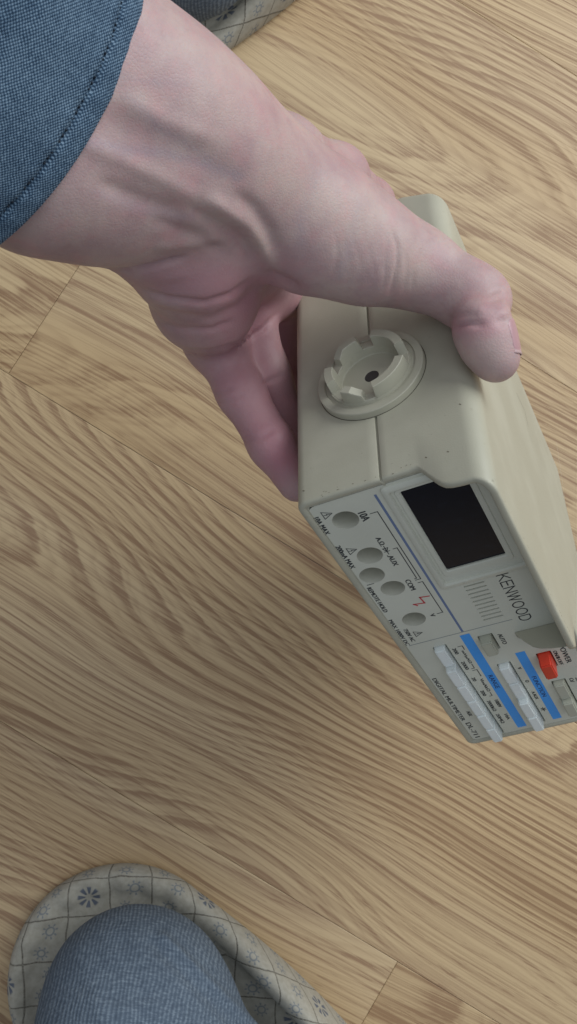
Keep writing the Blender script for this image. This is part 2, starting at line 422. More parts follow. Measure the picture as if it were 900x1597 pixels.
for vs in hl:
    lo = [bm.verts.new(v.co+Vector((0, 2.6*Q, 0))) for v in vs]
    for i in range(len(vs)): j = (i+1) % len(vs); bm.faces.new((vs[i], vs[j], lo[j], lo[i]))
panel = bm_link('front_panel', bm, [M_PANEL], dev)
bm = box(100, W_-5, 2.7, 3.6, 4, H_-5, 0); box(70, 99, 2.7, 3.6, 36, 50, 0, bm=bm)
bk = bm_link('dark_backing', bm, [M_DARK], dev)  # near-black sheet standing in for the shade inside slots and key openings
# cut by position: jacks go deeper than the dark backing, so the wells hang inside it
for x, z, r in JACKS:
    rr = [(r-.05, .05), (r-.3, .5), (r-.6, 2.5)] ; bm = bmesh.new(); rg = []
    rr = [(r+.05, .02), (r-.12, .25), (r-.35, 3), (r-.9, 8.0), (2.2, 9.0), (2.1, 12.0), (.0, 12.0)]
    for q, y in rr[:-1]: rg.append([bm.verts.new(((x+q*math.cos(t*math.tau/36))*Q, y*Q, (z+q*math.sin(t*math.tau/36))*Q)) for t in range(36)])
    for a, b in zip(rg, rg[1:]):
        for i in range(36): bm.faces.new((a[i], a[(i+1) % 36], b[(i+1) % 36], b[i]))
    bm.faces.new(rg[-1])
    bmesh.ops.delete(bm, geom=[], context='VERTS')
    o = bm_link('test_jack', bm, [M_WELL], dev); auto_smooth(o, 40)
    o['_j'] = 1; del o['_j']

# display: raised surround, window
def frame(name, outer, inner, ys, mat, parent, smooth=30):
    """rectangular moulding; outer/inner = (x0,x1,z0,z1); ys = [(t, y)...] t 0 outer .. 1 inner"""
    bm = bmesh.new(); rg = []
    for t, y in ys:
        a = [outer[i]*(1-t)+inner[i]*t for i in range(4)]
        rg.append([bm.verts.new((x*Q, y*Q, z*Q)) for x, z in rrect(*a, 1.8*(1-t)+.8*t, 4)])
    m = len(rg[0])
    for a, b in zip(rg, rg[1:]):
        for i in range(m): bm.faces.new((a[i], a[(i+1) % m], b[(i+1) % m], b[i]))
    o = bm_link(name, bm, [mat], parent); auto_smooth(o, smooth); return o
frame('display_surround', (4.4, 69.6, 29.9, 66.0), (8.0, 66.0, 32.8, 63.5), [(0, .02), (.06, -.7), (.35, -1.25), (.75, -1.25), (.93, -.7), (1, .02)], M_PANEL, dev)
frame('display_bezel', (8.0, 63.0, 33.6, 61.2), SCR, [(0, .01), (.15, -.35), (.8, -.35), (1, .3)], M_PANEL, dev)
lcd = bm_link('display_window', box(SCR[0]-.2, SCR[1]+.2, .55, 1.5, SCR[2]-.2, SCR[3]+.2, 0), [M_LCD], dev)

# keys
def key(name, x0, x1, z0, z1, h, mat):
    bm = bmesh.new(); g = .20
    lo = [bm.verts.new((x*Q, 2.3*Q, z*Q)) for x, z in ((x0+g, z0), (x1-g, z0), (x1-g, z1), (x0+g, z1))]
    t = .45
    hi = [bm.verts.new((x*Q, -h*Q, z*Q)) for x, z in ((x0+g+t, z0+t*.6), (x1-g-t*.3, z0+t*.6), (x1-g-t*.3, z1-t*.6), (x0+g+t, z1-t*.6))]
    bm.faces.new(hi)
    for i in range(4): bm.faces.new((lo[i], lo[(i+1) % 4], hi[(i+1) % 4], hi[i]))
    bmesh.ops.bevel(bm, geom=[e for e in bm.edges if any(v in hi for v in e.verts)], offset=.55*Q, segments=3, affect='EDGES')
    o = bm_link(name, bm, [mat], dev); auto_smooth(o, 40); return o
xs = np.linspace(107.0, 190.0, 7)
for i in range(6):
    key('range_key', xs[i], xs[i+1], 13.0, 17.9, 2.4 if i == 0 else 4.6, M_KEYW)
xf = np.linspace(131.3, 187.8, 5)
for i in range(4): key('function_key', xf[i], xf[i+1], 33.3, 38.3, 2.6 if i < 2 else 4.8, M_KEYW)
key('auto_key', 107.3, 118.6, 32.5, 37.8, 4.0, M_KEYB)
tag(key('power_key', 130.5, 142.6, 50.6, 56.1, 6.6, M_RED), 'red power key')
for i in range(2): key('mode_key', 155+13.4*i, 155+13.4*(i+1), 50.7, 56.1, 2.6 if i == 0 else 4.6, M_KEYB)
# dark slits behind the key rows are the openings, dark from the backing sheet

# ---- printing
def ribbon(polys, wd, name, mat, parent, y=-.05, closed=False):
    bm = bmesh.new()
    for pts in polys:
        pts = [np.array(p, float) for p in pts]
        for i in range(len(pts)-1):
            a, b = pts[i], pts[i+1]; d = (b-a)/max(np.linalg.norm(b-a), 1e-6); nn = np.array([-d[1], d[0]])*wd/2
            ea = d*wd/2*(0.98 if i >= 0 else 0)
            q = [a-ea-nn, b+ea-nn, b+ea+nn, a-ea+nn]
            bm.faces.new([bm.verts.new((c[0]*Q, (y-.004*(i % 2))*Q, c[1]*Q)) for c in q])
    o = bm_link(name, bm, [mat], parent); return o
TXT = {}
def text_geo(s):
    cu = bpy.data.curves.new('t', 'FONT'); cu.body = s; cu.resolution_u = 3
    o = bpy.data.objects.new('t', cu); COL.objects.link(o); bpy.context.view_layer.update()
    me = bpy.data.meshes.new_from_object(o.evaluated_get(bpy.context.evaluated_depsgraph_get()))
    vs = np.array([v.co[:2] for v in me.vertices]); fs = [tuple(p.vertices) for p in me.polygons]
    bpy.data.objects.remove(o); bpy.data.curves.remove(cu); bpy.data.meshes.remove(me)
    return vs, fs
def texts(name, items, mat, parent, y=-.06, bold=.0):
    V = []; Fs = []
    for s, x0, x1, z0, z1 in items:
        vs, fs = text_geo(s); mn, mx = vs.min(0), vs.max(0)
        t = (vs-mn)/(mx-mn); base = len(V)
        offs = [(0, 0)] if not bold else [(0, 0), (bold, 0)]
        for k, (dx, dz) in enumerate(offs):
            base = len(V)
            V += [(x0+a*(x1-x0)+dx, y-.006*k, z0+b*(z1-z0)+dz) for a, b in t]; Fs += [tuple(i+base for i in f) for f in fs]
    return link(name, mesh(name, dv(V), Fs), [mat], parent)
I = [('10A', 13.6, 18.6, 18.2, 21.2), ('10A MAX', 9.3, 19.7, 2.9, 5.0), ('200mA MAX', 27.4, 42.2, 3.4, 5.3),
     ('A.\u03a9.', 29.2, 34.6, 18.6, 20.6), ('.AUX', 40.6, 47.7, 18.6, 20.6), ('COM', 57.9, 65.0, 19.0, 21.1),
     ('REMOTE HOLD', 56.2, 74.2, 4.0, 5.8), ('MAX 1000V DC', 80.2, 100.4, 3.5, 5.1), ('750V AC', 88.9, 98.9, 6.5, 8.2),
     ('V', 83.4, 85.3, 19.9, 21.8),
     ('DIGITAL MULTIMETER', 130.0, 170.8, 4.1, 6.0), ('DL-711', 173.6, 188.8, 4.8, 7.1), ('AUTO', 109.0, 117.1, 40.1, 41.9),
     ('POWER', 128.3, 142.9, 60.4, 62.7), ('ON/', 131.2, 136.0, 57.3, 58.9), ('OFF', 138.4, 143.1, 57.3, 58.9),
     ('200', 111.0, 115.8, 19.8, 21.4), ('2000', 122.4, 129.3, 19.8, 21.4), ('20', 136.6, 139.8, 19.8, 21.4), ('200', 148.7, 153.6, 19.9, 21.5),
     ('2000k\u03a9', 158.5, 168.5, 19.9, 21.6), ('20M\u03a9', 171.6, 180.9, 20.0, 21.7),
     ('mV\u00b5A\u03a9', 114.4, 125.0, 22.6, 24.1), ('VmAk\u03a9', 139.0, 150.6, 22.8, 24.3), ('1000V', 159.3, 166.2, 23.2, 24.8), ('10A', 173.4, 178.6, 23.5, 25.0),
     ('V', 137.2, 138.8, 40.3, 41.8), ('\u03a9', 149.0, 150.6, 40.3, 41.8), ('A.AUX', 159.4, 166.6, 40.2, 41.6),
     ('\u03a9/', 155.6, 159.2, 58.0, 59.7), ('200', 156.0, 160.5, 60.6, 62.2), ('AUX', 163.5, 168.0, 8.6, 10.2)]
texts('lettering', I, M_BLACK, panel, bold=.28)
texts('band_lettering', [('RANGE', 138.0, 149.8, 26.9, 28.9), ('FUNCTION', 147.2, 165.8, 43.7, 45.6)], M_NAVY, panel, y=-.10, bold=.12)
# maker's name in thin strokes
def strokes(word, x0, x1, z0, z1):
    L = {'K': [[(0, 0), (0, 1)], [(.72, 1), (.02, .42)], [(.22, .58), (.8, 0)]], 'E': [[(.66, 0), (0, 0), (0, 1), (.66, 1)], [(0, .52), (.58, .52)]],
         'N': [[(0, 0), (0, 1), (.72, 0), (.72, 1)]], 'W': [[(0, 1), (.27, 0), (.54, 1), (.81, 0), (1.08, 1)]],
         'O': [[(.42+.42*math.cos(t*math.tau/20), .5+.5*math.sin(t*math.tau/20)) for t in range(21)]],
         'D': [[(0, 0), (0, 1), (.35, 1)]+[(.35+.42*math.sin(t*math.pi/10), .5+.5*math.cos(t*math.pi/10)) for t in range(11)]+[(0, 0)]]}
    wd = {'K': .8, 'E': .66, 'N': .72, 'W': 1.08, 'O': .84, 'D': .77}
    tot = sum(wd[c] for c in word)+.26*(len(word)-1); sc = (x1-x0)/tot; x = x0; out = []
    for c in word:
        for st in L[c]: out.append([(x+a*sc, z0+b*(z1-z0)) for a, b in st])
        x += (wd[c]+.26)*sc
    return out
ribbon(strokes('KENWOOD', 70.6, 104.0, 51.6, 56.0), .52, 'maker_name', M_BLACK, panel)
def tri(cx, z, s):
    return [[(cx-s/2, z), (cx+s/2, z), (cx, z+s*.86), (cx-s/2, z)], [(cx+.15, z+s*.62), (cx-.25, z+s*.36), (cx+.25, z+s*.36), (cx-.05, z+s*.10)]]
for tc_ in ((9.7, 6.6, 4.0), (32.3, 6.6, 3.9), (94.2, 9.6, 3.8)):
    ribbon(tri(*tc_)[:1], .30, 'warning_triangle', M_BLACK, panel)
    ribbon(tri(*tc_)[1:], .30, 'triangle_bolt', M_BLACK, panel)
def one(pts, wd, name): ribbon([pts], wd, name, M_BLACK, panel)
for x0, zc, kx in ((35.0, 19.6, 1.0), (174.9, 41.05, .72)):
    one([(x0, zc), (x0+5.2*kx, zc)], .34, 'diode_line'); one([(x0+3.4*kx, zc-1), (x0+3.4*kx, zc+1)], .36, 'diode_bar')
    one([(x0+1.4*kx, zc-1), (x0+1.4*kx, zc+1), (x0+3.3*kx, zc), (x0+1.4*kx, zc-1)], .34, 'diode_arrow')
bm = bmesh.new(); bm.faces.new([bm.verts.new((a_*Q, -.05*Q, b_*Q)) for a_, b_ in ((136.4, 57.3), (137.9, 57.3), (137.9, 58.9), (136.4, 58.9))]); bm_link('off_mark', bm, [M_BLACK], panel)
for pts in ([(15.9, 22.2), (15.9, 24.9), (59.6, 25.0), (59.6, 22.9)], [(38.0, 22.2), (38.0, 23.7), (58.6, 23.7), (58.6, 22.9)], [(61.6, 23.2), (61.6, 25.0), (84.3, 25.2), (84.3, 22.9)],
        [(110.8, 22.6), (110.8, 24.4), (113.8, 24.4)], [(126, 23.6), (129.6, 23.6), (129.6, 22.4)], [(131.2, 22.4), (131.2, 24.2), (137, 24.2)], [(151.8, 23.6), (155, 23.6), (155, 22.4)],
        [(54.6, 7.6), (54.6, 5.0)]): one(pts, .36, 'bracket_line')
ribbon([[(71.6, 24.0), (70.9, 20.4)], [(70.9, 20.4), (75.2, 20.9)], [(75.2, 20.9), (74.3, 16.6)], [(74.3, 16.6), (75.6, 17.7)]], .62, 'voltage_bolt', M_REDP, panel)
ribbon([[(101.2, 4.6), (101.2, 48.6)]], .30, 'dividing_line', M_GREY, panel)
ribbon([[(7.6, 27.5), (100.4, 27.9)]], .95, 'slate_stripe', M_STRIPE, panel)
def band(x0, x1, z0, z1):
    return link('blue_band', mesh('blue_band', dv([(x0, -.05, z0), (x1, -.05, z0), (x1, -.05, z1), (x0, -.05, z1)]), [(0, 1, 2, 3)]), [M_BLUE], panel)
band(103.2, 188.2, 25.8, 30.0); band(125.9, 187.8, 42.6, 46.7)

# ---- handle hub on the side face
HC = (51.2, 32.3)
def revolve(name, rr, mat, nseg=96, close=True):
    bm = bmesh.new(); rg = []
    for q, h in rr: rg.append([bm.verts.new((-h*Q, (HC[0]+q*math.cos(t*math.tau/nseg))*Q, (HC[1]+q*math.sin(t*math.tau/nseg))*Q)) for t in range(nseg)])
    for a, b in zip(rg, rg[1:]):
        for i in range(nseg): bm.faces.new((a[i], a[(i+1) % nseg], b[(i+1) % nseg], b[i]))
    if close: bm.faces.new(rg[-1])
    o = bm_link(name, bm, [mat], dev); auto_smooth(o, 32); return o
revolve('hub_shadow_ring', [(21.42, .02), (21.2, .03), (21.0, .05)], M_GAPSHADE, close=False)  # flat brown ring, the shadow line around the hub put in as colour
revolve('hub_ring', [(21.1, -.8), (21.05, 2.6), (20.8, 2.9), (20.4, 3.0), (18.2, 3.0), (17.9, 2.3), (16.6, 2.3), (16.3, 3.4), (12.4, 3.4), (12.2, 2.0), (12.0, .7), (11.7, .4), (2.9, .4), (2.7, .2), (2.6, .1)], M_SHELL)
revolve('hub_hole_shade', [(2.75, .43), (2.7, .42)], M_HOLE)  # flat dark disc, the shade of the hole put in as colour
# castellated crown: top height as a function of angle (0 = towards the back, 90 = up)
GAPS = [(-10, 14, 5.2), (78, 106, 5.2), (170, 188, 5.0), (218, 248, 5.4), (282, 306, 5.2)]
def crown_h(a):
    a = a % 360; h = 8.9
    for g0, g1, dep in GAPS:
        for s in (-360, 0, 360):
            if g0+s <= a <= g1+s:
                t = (a-g0-s)/(g1-g0); h = min(h, 8.9-dep*(1.0 if t > .12 else t/.12))
    for g, d in ((188, 16), (-54, 16)):
        for s in (-360, 0, 360):
            t = (a-g-s)/d
            if 0 <= t <= 1: h = min(h, 6.4+2.5*t)
    return h
nseg = 240; bm = bmesh.new(); rg = [[] for _ in range(6)]
for i in range(nseg):
    a = i*360/nseg; h = crown_h(a); ca, sa = math.cos(math.radians(a)), math.sin(math.radians(a))
    for k, (q, hh) in enumerate(((16.2, 2.9), (15.9, h-.25), (15.7, h), (12.75, h), (12.5, h-.25), (12.4, 1.0))):
        rg[k].append(bm.verts.new((-hh*Q, (HC[0]+q*ca)*Q, (HC[1]+q*sa)*Q)))
for a, b in zip(rg, rg[1:]):
    for i in range(nseg): bm.faces.new((a[i], a[(i+1) % nseg], b[(i+1) % nseg], b[i]))
cr = bm_link('hub_crown', bm, [M_SHELL], dev); auto_smooth(cr, 30)
# small scratches and chips on the shell
def scratch(pts, wd, mat, name, plane):
    bm = bmesh.new()
    for i in range(len(pts)-1):
        a, b = np.array(pts[i], float), np.array(pts[i+1], float); d = (b-a)/np.linalg.norm(b-a); nn = np.array([-d[1], d[0]])*wd/2
        q = [a-nn, b-nn, b+nn, a+nn]
        if plane == 'top': cs = [(c[0], c[1], H_+.03) for c in q]
        else: cs = [(-.03, c[0], c[1]) for c in q]
        bm.faces.new([bm.verts.new(Vector(c)*Q) for c in cs])
    return bm_link(name, bm, [mat], dev)
M_SCR = NT('dirt_mark').out((.16, .14, .10), .8); M_SCL = NT('pale_scratch').out((.56, .55, .44), .6)
def top_px(px, py):
    d = np.array([(px-CX)/F_PX, (py-CY)/F_PX, 1.0]); o = -TD@MD/K; r = d@MD/K; s = (H_-o[2])/r[2]; p = o+r*s; return p[:2]
def side_px(px, py):
    d = np.array([(px-CX)/F_PX, (py-CY)/F_PX, 1.0]); o = -TD@MD/K; r = d@MD/K; s = -o[0]/r[0]; p = o+r*s; return p[1:]
scratch([top_px(805, 612), top_px(818, 640), top_px(824, 665)], .30, M_SCR, 'scratch', 'top')
scratch([top_px(824, 668), top_px(833, 704)], .30, M_SCL, 'scratch', 'top')
scratch([top_px(868, 690), top_px(888, 828)], .26, M_SCL, 'scratch', 'top')
scratch([top_px(812, 610), top_px(822, 640)], .22, M_SCL, 'scratch', 'top')
for (x, y) in ((663, 713), (697, 704), (716, 630), (472, 765)): scratch([side_px(x, y), side_px(x+3, y+1)], .5, M_SCR, 'chip', 'side')

rs0 = random.Random(8)
bm = bmesh.new()
def chip_at(c, u, vv, wd, hg):
    n_ = 5; pts = [Vector(c)+Vector(u)*wd*math.cos(k*math.tau/n_)*rs0.uniform(.6, 1.3)+Vector(vv)*hg*math.sin(k*math.tau/n_)*rs0.uniform(.6, 1.3) for k in range(n_)]
    bm.faces.new([bm.verts.new(p*Q) for p in pts])
for _ in range(34):                       # grime dots where the hood lip meets the top
    x = rs0.uniform(3, 104); chip_at((x, -15.6+rs0.uniform(2.0, 3.6), H_+.03), (1, 0, 0), (0, 1, 0), rs0.uniform(.12, .5), rs0.uniform(.1, .28))
for _ in range(16):
    chip_at((-.03, rs0.uniform(-.2, 2.0), rs0.uniform(6, 44)), (0, 1, 0), (0, 0, 1), rs0.uniform(.1, .22), rs0.uniform(.12, .5))
for _ in range(10):
    chip_at((-.03, rs0.uniform(3, 120), rs0.uniform(5, 60)), (0, 1, 0), (0, 0, 1), rs0.uniform(.06, .16), rs0.uniform(.06, .16))
for _ in range(26):
    chip_at((rs0.uniform(8, 180), rs0.uniform(-6, 140), H_+.03), (1, 0, 0), (0, 1, 0), rs0.uniform(.06, .18), rs0.uniform(.06, .18))
ws = bm_link('wear_specks', bm, [M_SCR], housing); ws['kind'] = 'stuff'

# ------------------------------------------------------------------ signed-distance body builder
def round_cone(p, a, b, r1, r2):
    ba = b-a; l2 = ba@ba; rr = r1-r2; a2 = l2-rr*rr; il2 = 1.0/l2
    pa = p-a; y = pa@ba; z = y-l2; x2 = ((pa*l2-y[:, None]*ba)**2).sum(1)
    y2 = y*y*l2; z2 = z*z*l2; k = np.sign(rr)*rr*rr*x2
    d1 = np.sqrt(x2+z2)*il2-r2; d2 = np.sqrt(x2+y2)*il2-r1; d3 = (np.sqrt(np.maximum(x2*a2*il2, 0))+y*rr)*il2-r1
    return np.where(np.sign(z)*a2*z2 > k, d1, np.where(np.sign(y)*a2*y2 < k, d2, d3))
def smin(a, b, k):
    h = np.maximum(k-np.abs(a-b), 0)/k; return np.minimum(a, b)-h*h*k*.25
def sdf_mesh(groups, step):
    """groups: [(k_inner, k_outer, [(a, ra, b, rb), ...]), ...] -> verts, quads"""
    def f(p):
        out = None
        for ki, ko, prims in groups:
            g = None
            for a, ra, b, rb in prims:
                d = round_cone(p, a, b, ra, rb); g = d if g is None else smin(g, d, ki)
            out = g if out is None else smin(out, g, ko)
        return out
    allp = np.array([q for _, _, pr in groups for a, ra, b, rb in pr for q in (a-ra, a+ra, b-rb, b+rb)])
    lo = allp.min(0)-6; hi = allp.max(0)+6; m = 5; cs = step*m
    nc = np.ceil((hi-lo)/cs).astype(int)
    cg = np.stack(np.meshgrid(*[np.arange(c) for c in nc], indexing='ij'), -1).reshape(-1, 3)
    cc = lo+(cg+.5)*cs; dc = np.concatenate([f(cc[i:i+400000]) for i in range(0, len(cc), 400000)])
    full = np.where(dc > 0, 1.0, -1.0).reshape(nc).astype(np.float32)
    G = np.repeat(np.repeat(np.repeat(full, m, 0), m, 1), m, 2)
    act = cg[np.abs(dc) < cs*1.25]
    loc_ = np.stack(np.meshgrid(*[np.arange(m)]*3, indexing='ij'), -1).reshape(-1, 3)
    idx = (act[:, None, :]*m+loc_[None]).reshape(-1, 3)
    for i in range(0, len(idx), 400000):
        ii = idx[i:i+400000]; G[ii[:, 0], ii[:, 1], ii[:, 2]] = f(lo+ii*step)
    sg = G < 0
    c8 = [(0, 0, 0), (1, 0, 0), (0, 1, 0), (1, 1, 0), (0, 0, 1), (1, 0, 1), (0, 1, 1), (1, 1, 1)]
    sh = np.array(G.shape)-1
    cnt = sum(sg[a:a+sh[0], b:b+sh[1], c:c+sh[2]].astype(np.int8) for a, b, c in c8)
    cells = np.argwhere((cnt > 0) & (cnt < 8))
    vals = np.stack([G[cells[:, 0]+a, cells[:, 1]+b, cells[:, 2]+c] for a, b, c in c8], 1)
    acc = np.zeros((len(cells), 3)); num = np.zeros(len(cells))
    for i in range(8):
        for j in range(i+1, 8):
            if sum(abs(c8[i][k]-c8[j][k]) for k in range(3)) != 1: continue
            vi, vj = vals[:, i], vals[:, j]; cr_ = (vi < 0) != (vj < 0); t = np.where(cr_, vi/np.where(cr_, vi-vj, 1), 0)
            pt = np.array(c8[i])[None]*(1-t[:, None])+np.array(c8[j])[None]*t[:, None]
            acc += pt*cr_[:, None]; num += cr_
    v = lo+(cells+acc/num[:, None])*step
    ids = -np.ones(tuple(sh), np.int64); ids[cells[:, 0], cells[:, 1], cells[:, 2]] = np.arange(len(cells))
    quads = []
    for axn in range(3):
        o1, o2 = [(1, 2), (2, 0), (0, 1)][axn]
        s0 = [slice(None)]*3; s1 = [slice(None)]*3; s0[axn] = slice(0, -1); s1[axn] = slice(1, None)
        e = np.argwhere(sg[tuple(s0)] != sg[tuple(s1)])
        e = e[(e[:, o1] > 0) & (e[:, o2] > 0) & (e[:, o1] < sh[o1]) & (e[:, o2] < sh[o2])]
        inside = sg[e[:, 0], e[:, 1], e[:, 2]]
        def idd(d1, d2):
            q = e.copy(); q[:, o1] -= d1; q[:, o2] -= d2; return ids[q[:, 0], q[:, 1], q[:, 2]]
        qd = np.stack([idd(1, 1), idd(0, 1), idd(0, 0), idd(1, 0)], 1)
        qd[~inside] = qd[~inside][:, ::-1]
        quads.append(qd)
    q = np.concatenate(quads); q = q[(q >= 0).all(1)]
    # light smoothing
    ed = np.concatenate([q[:, [0, 1]], q[:, [1, 2]], q[:, [2, 3]], q[:, [3, 0]]])
    deg = np.bincount(ed.ravel(), minlength=len(v)).astype(float)
    for _ in range(3):
        s = np.zeros_like(v)
        for k in range(3): s[:, k] = np.bincount(ed[:, 0], v[ed[:, 1], k], len(v))+np.bincount(ed[:, 1], v[ed[:, 0], k], len(v))
        v = .5*v+.5*s/deg[:, None]
    return v, q
def vnormals(v, q):
    a = v[q[:, 2]]-v[q[:, 0]]; b = v[q[:, 3]]-v[q[:, 1]]; fn = np.cross(a, b)
    n_ = np.zeros_like(v)
    for k in range(4):
        for c in range(3): n_[:, c] += np.bincount(q[:, k], fn[:, c], len(v))
    return n_/np.maximum(np.linalg.norm(n_, axis=1, keepdims=True), 1e-9)
def chain(pts): return [(pts[i][:3], pts[i][3], pts[i+1][:3], pts[i+1][3]) for i in range(len(pts)-1)]
def J(px, py, d, r): return np.array([*P(px, py, d), r])
def JD(x, y, z, r): return np.array([*dev2cv((x, y, z)), r])
def touch(px, py, r, k=.94):       # depth at which a ball of radius r seen at this pixel rests on the meter
    for d in np.arange(250, 420, .5):
        p = cv2dev(P(px, py, d))*K; c = np.clip(p, [0, 0, 0], [W_*K, D_*K, H_*K]); e = np.linalg.norm(p-c)
        if e < r*k: return d
    return 330

# ------------------------------------------------------------------ the person
person = bpy.data.objects.new('person', None); COL.objects.link(person)
pbase = floor_pt(200, 1560); person.location = tuple(pbase)
tag(person, 'person reaching down with the left hand, blue chambray sleeve, grey socks', 'person')
def plink(name, vw, faces, mats, smooth=True):
    return link(name, mesh(name, np.asarray(vw)-pbase, faces), mats, person, smooth)

T1 = touch(650, 415, 11.4); T2 = touch(757, 530, 7.9, .97); T3 = touch(772, 560, 7.2, .95); T1 = min(T1, 313)
fore = (12, 12, chain([J(-260, 50, 225, 26), J(68, 240, 250, 22.0), J(176, 278, 264, 19.4), J(215, 298, 274, 19.0)])
        + chain([J(-140, -170, 225, 27), J(128, 112, 248, 22.6), J(250, 186, 260, 21.0), J(322, 238, 270, 19.6)])
        + chain([J(100, 180, 254, 22), J(230, 240, 270, 19.5)]))
thenar = (8, 11, chain([J(322, 240, 272, 19.5), J(400, 292, 286, 18.6), J(488, 350, 299, 18.6), J(572, 390, 306, 14.8)])
          + chain([J(572, 390, 306, 14.6), J(650, 418, T1, 10.9), J(722, 456, T1-3, 9.6)]))
thumb = (4, 4, chain([J(722, 456, T1-3, 9.6), J(744, 468, T1-3, 9.4), J(753, 515, T2, 7.9), J(763, 540, (T2+T3)/2, 7.3), J(774, 561, T3, 6.7)]))
palm = (8, 9, chain([J(215, 302, 278, 17), J(292, 388, 291, 16.8), J(318, 466, 316, 14.8), J(335, 530, 342, 9.2)])
        + chain([J(240, 285, 283, 14), J(395, 452, 358, 11.5)])
        + chain([J(290, 262, 288, 14), J(455, 372, 366, 12)])
        + chain([J(330, 240, 288, 14), J(436, 246, 318, 12.0), J(520, 278, 345, 10.6)])
        + chain([J(338, 526, 344, 9.2), J(395, 455, 359, 11), J(455, 372, 366, 11.5), J(520, 282, 347, 10.6)])
        + chain([J(330, 420, 316, 14), J(400, 400, 335, 13)]))
little = (4, 4.5, chain([J(334, 530, 342, 8.9), J(376, 612, 338, 7.7), J(424, 694, 334, 7.2), J(464, 752, 336, 6.6)]))
ringf = (4, 3.5, chain([J(380, 468, 352, 10.2), J(405, 575, 353, 8.8), J(413, 592, 353, 8.7), J(456, 690, 358, 8.0), JD(40, 50, -10, 7.2)]))
midf = (4, 3, chain([J(452, 380, 370, 10.5), J(438, 480, 378, 9.2), J(446, 590, 392, 8.4), JD(38, 62, -10.5, 7.6)]))
indf = (4, 3, chain([J(522, 280, 347, 10.6), JD(2, 166, 36, 9.4), JD(30, 166, 8, 8.6), JD(48, 140, -10.5, 7.6)]))
web = (4, 6, chain([J(415, 425, 348, 9), J(446, 468, 366, 5.5)]))
v, q = sdf_mesh([fore, thenar, thumb, palm, little, ringf, midf, indf, web], 0.85)

nrm = vnormals(v, q)
def px_of(v): return np.stack([v[:, 0]/v[:, 2]*F_PX+CX, v[:, 1]/v[:, 2]*F_PX+CY], 1)
uvp = px_of(v); facing = -(nrm*(v/np.linalg.norm(v, axis=1, keepdims=True))).sum(1)
# nearest-surface test so that marks drawn on the near skin do not reach the far skin
bins = {}
key_ = (np.floor(uvp[:, 0]/7).astype(int)*100000+np.floor(uvp[:, 1]/7).astype(int))
order = np.argsort(key_); ks, st = np.unique(key_[order], return_index=True); mn = np.minimum.reduceat(v[order, 2], st)
front = v[:, 2] < mn[np.searchsorted(ks, key_)]+9
def dist_poly(uv, pts):
    d = np.full(len(uv), 1e9); tt = np.zeros(len(uv)); tot = len(pts)-1
    for i in range(tot):
        a, b = np.array(pts[i], float), np.array(pts[i+1], float); ab = b-a
        t = np.clip(((uv-a)@ab)/(ab@ab), 0, 1); dd = np.linalg.norm(uv-a-t[:, None]*ab, axis=1)
        m = dd < d; d[m] = dd[m]; tt[m] = (i+t[m])/tot
    return d, tt
disp = np.zeros(len(v))
def mark(pts, wd, amt, taper=True):
    d, t = dist_poly(uvp, pts); g = np.exp(-(d/wd)**2)
    if taper: g *= np.clip(np.minimum(t, 1-t)*5+.15, 0, 1)
    global disp; disp += amt*g*front*np.clip(facing*3+.2, 0, 1)
# wrist and palm creases
mark([(150, 420), (200, 424), (245, 415), (290, 400)], 4.5, -1.7)
mark([(150, 420), (200, 435), (250, 434), (300, 425)], 10, .5)
mark([(214, 452), (262, 466), (320, 473), (362, 460), (392, 436)], 5, -1.1)
mark([(228, 478), (275, 492), (330, 497), (372, 478), (400, 450)], 6, -.8)
mark([(240, 503), (280, 514), (330, 514), (366, 500)], 4.5, -.7)
mark([(258, 536), (290, 549), (330, 550), (372, 538), (412, 512), (432, 488)], 4, -1.3)
mark([(282, 548), (320, 556), (350, 552)], 3.5, -.6)
mark([(300, 610), (330, 618), (366, 604)], 4, -.55); mark([(322, 628), (352, 628), (384, 612)], 3.5, -.4)
mark([(372, 690), (402, 686), (430, 668)], 5, -.5)
mark([(404, 600), (430, 590), (448, 582)], 4, -.5)
# tendons and hollows on the wrist
mark([(120, 165), (200, 205), (270, 235), (330, 262), (390, 300)], 30, -.95)
mark([(110, 215), (190, 250), (262, 284), (322, 318)], 14, .6)
mark([(150, 282), (220, 312), (290, 335)], 14, -.8)
mark([(180, 150), (260, 190), (340, 222)], 16, .5)
mark([(318, 306), (352, 326), (386, 350), (408, 380), (424, 418)], 12, 1.25)
mark([(296, 322), (332, 346), (366, 366), (386, 388), (398, 412)], 9, -.8)
mark([(366, 300), (398, 326), (420, 360), (436, 400)], 11, -.8)
mark([(412, 424), (440, 436), (470, 452)], 8, -1.2)
mark([(230, 340), (300, 365), (350, 392)], 10, -.6)
mark([(236, 388), (300, 378), (350, 372)], 10, .8)
# base of the thumb
mark([(607, 466), (614, 440), (620, 415), (620, 385), (614, 362)], 3.2, -.6)
mark([(596, 462), (601, 430), (602, 398), (604, 352)], 3, -.2)
mark([(578, 462), (584, 430), (574, 375)], 3, -.13); mark([(560, 455), (566, 424), (548, 360)], 3, -.12); mark([(540, 450), (546, 415), (530, 350)], 3, -.10)
mark([(630, 458), (634, 430), (634, 394)], 3, -.2)
mark([(520, 430), (527, 400), (524, 360)], 3, -.2)
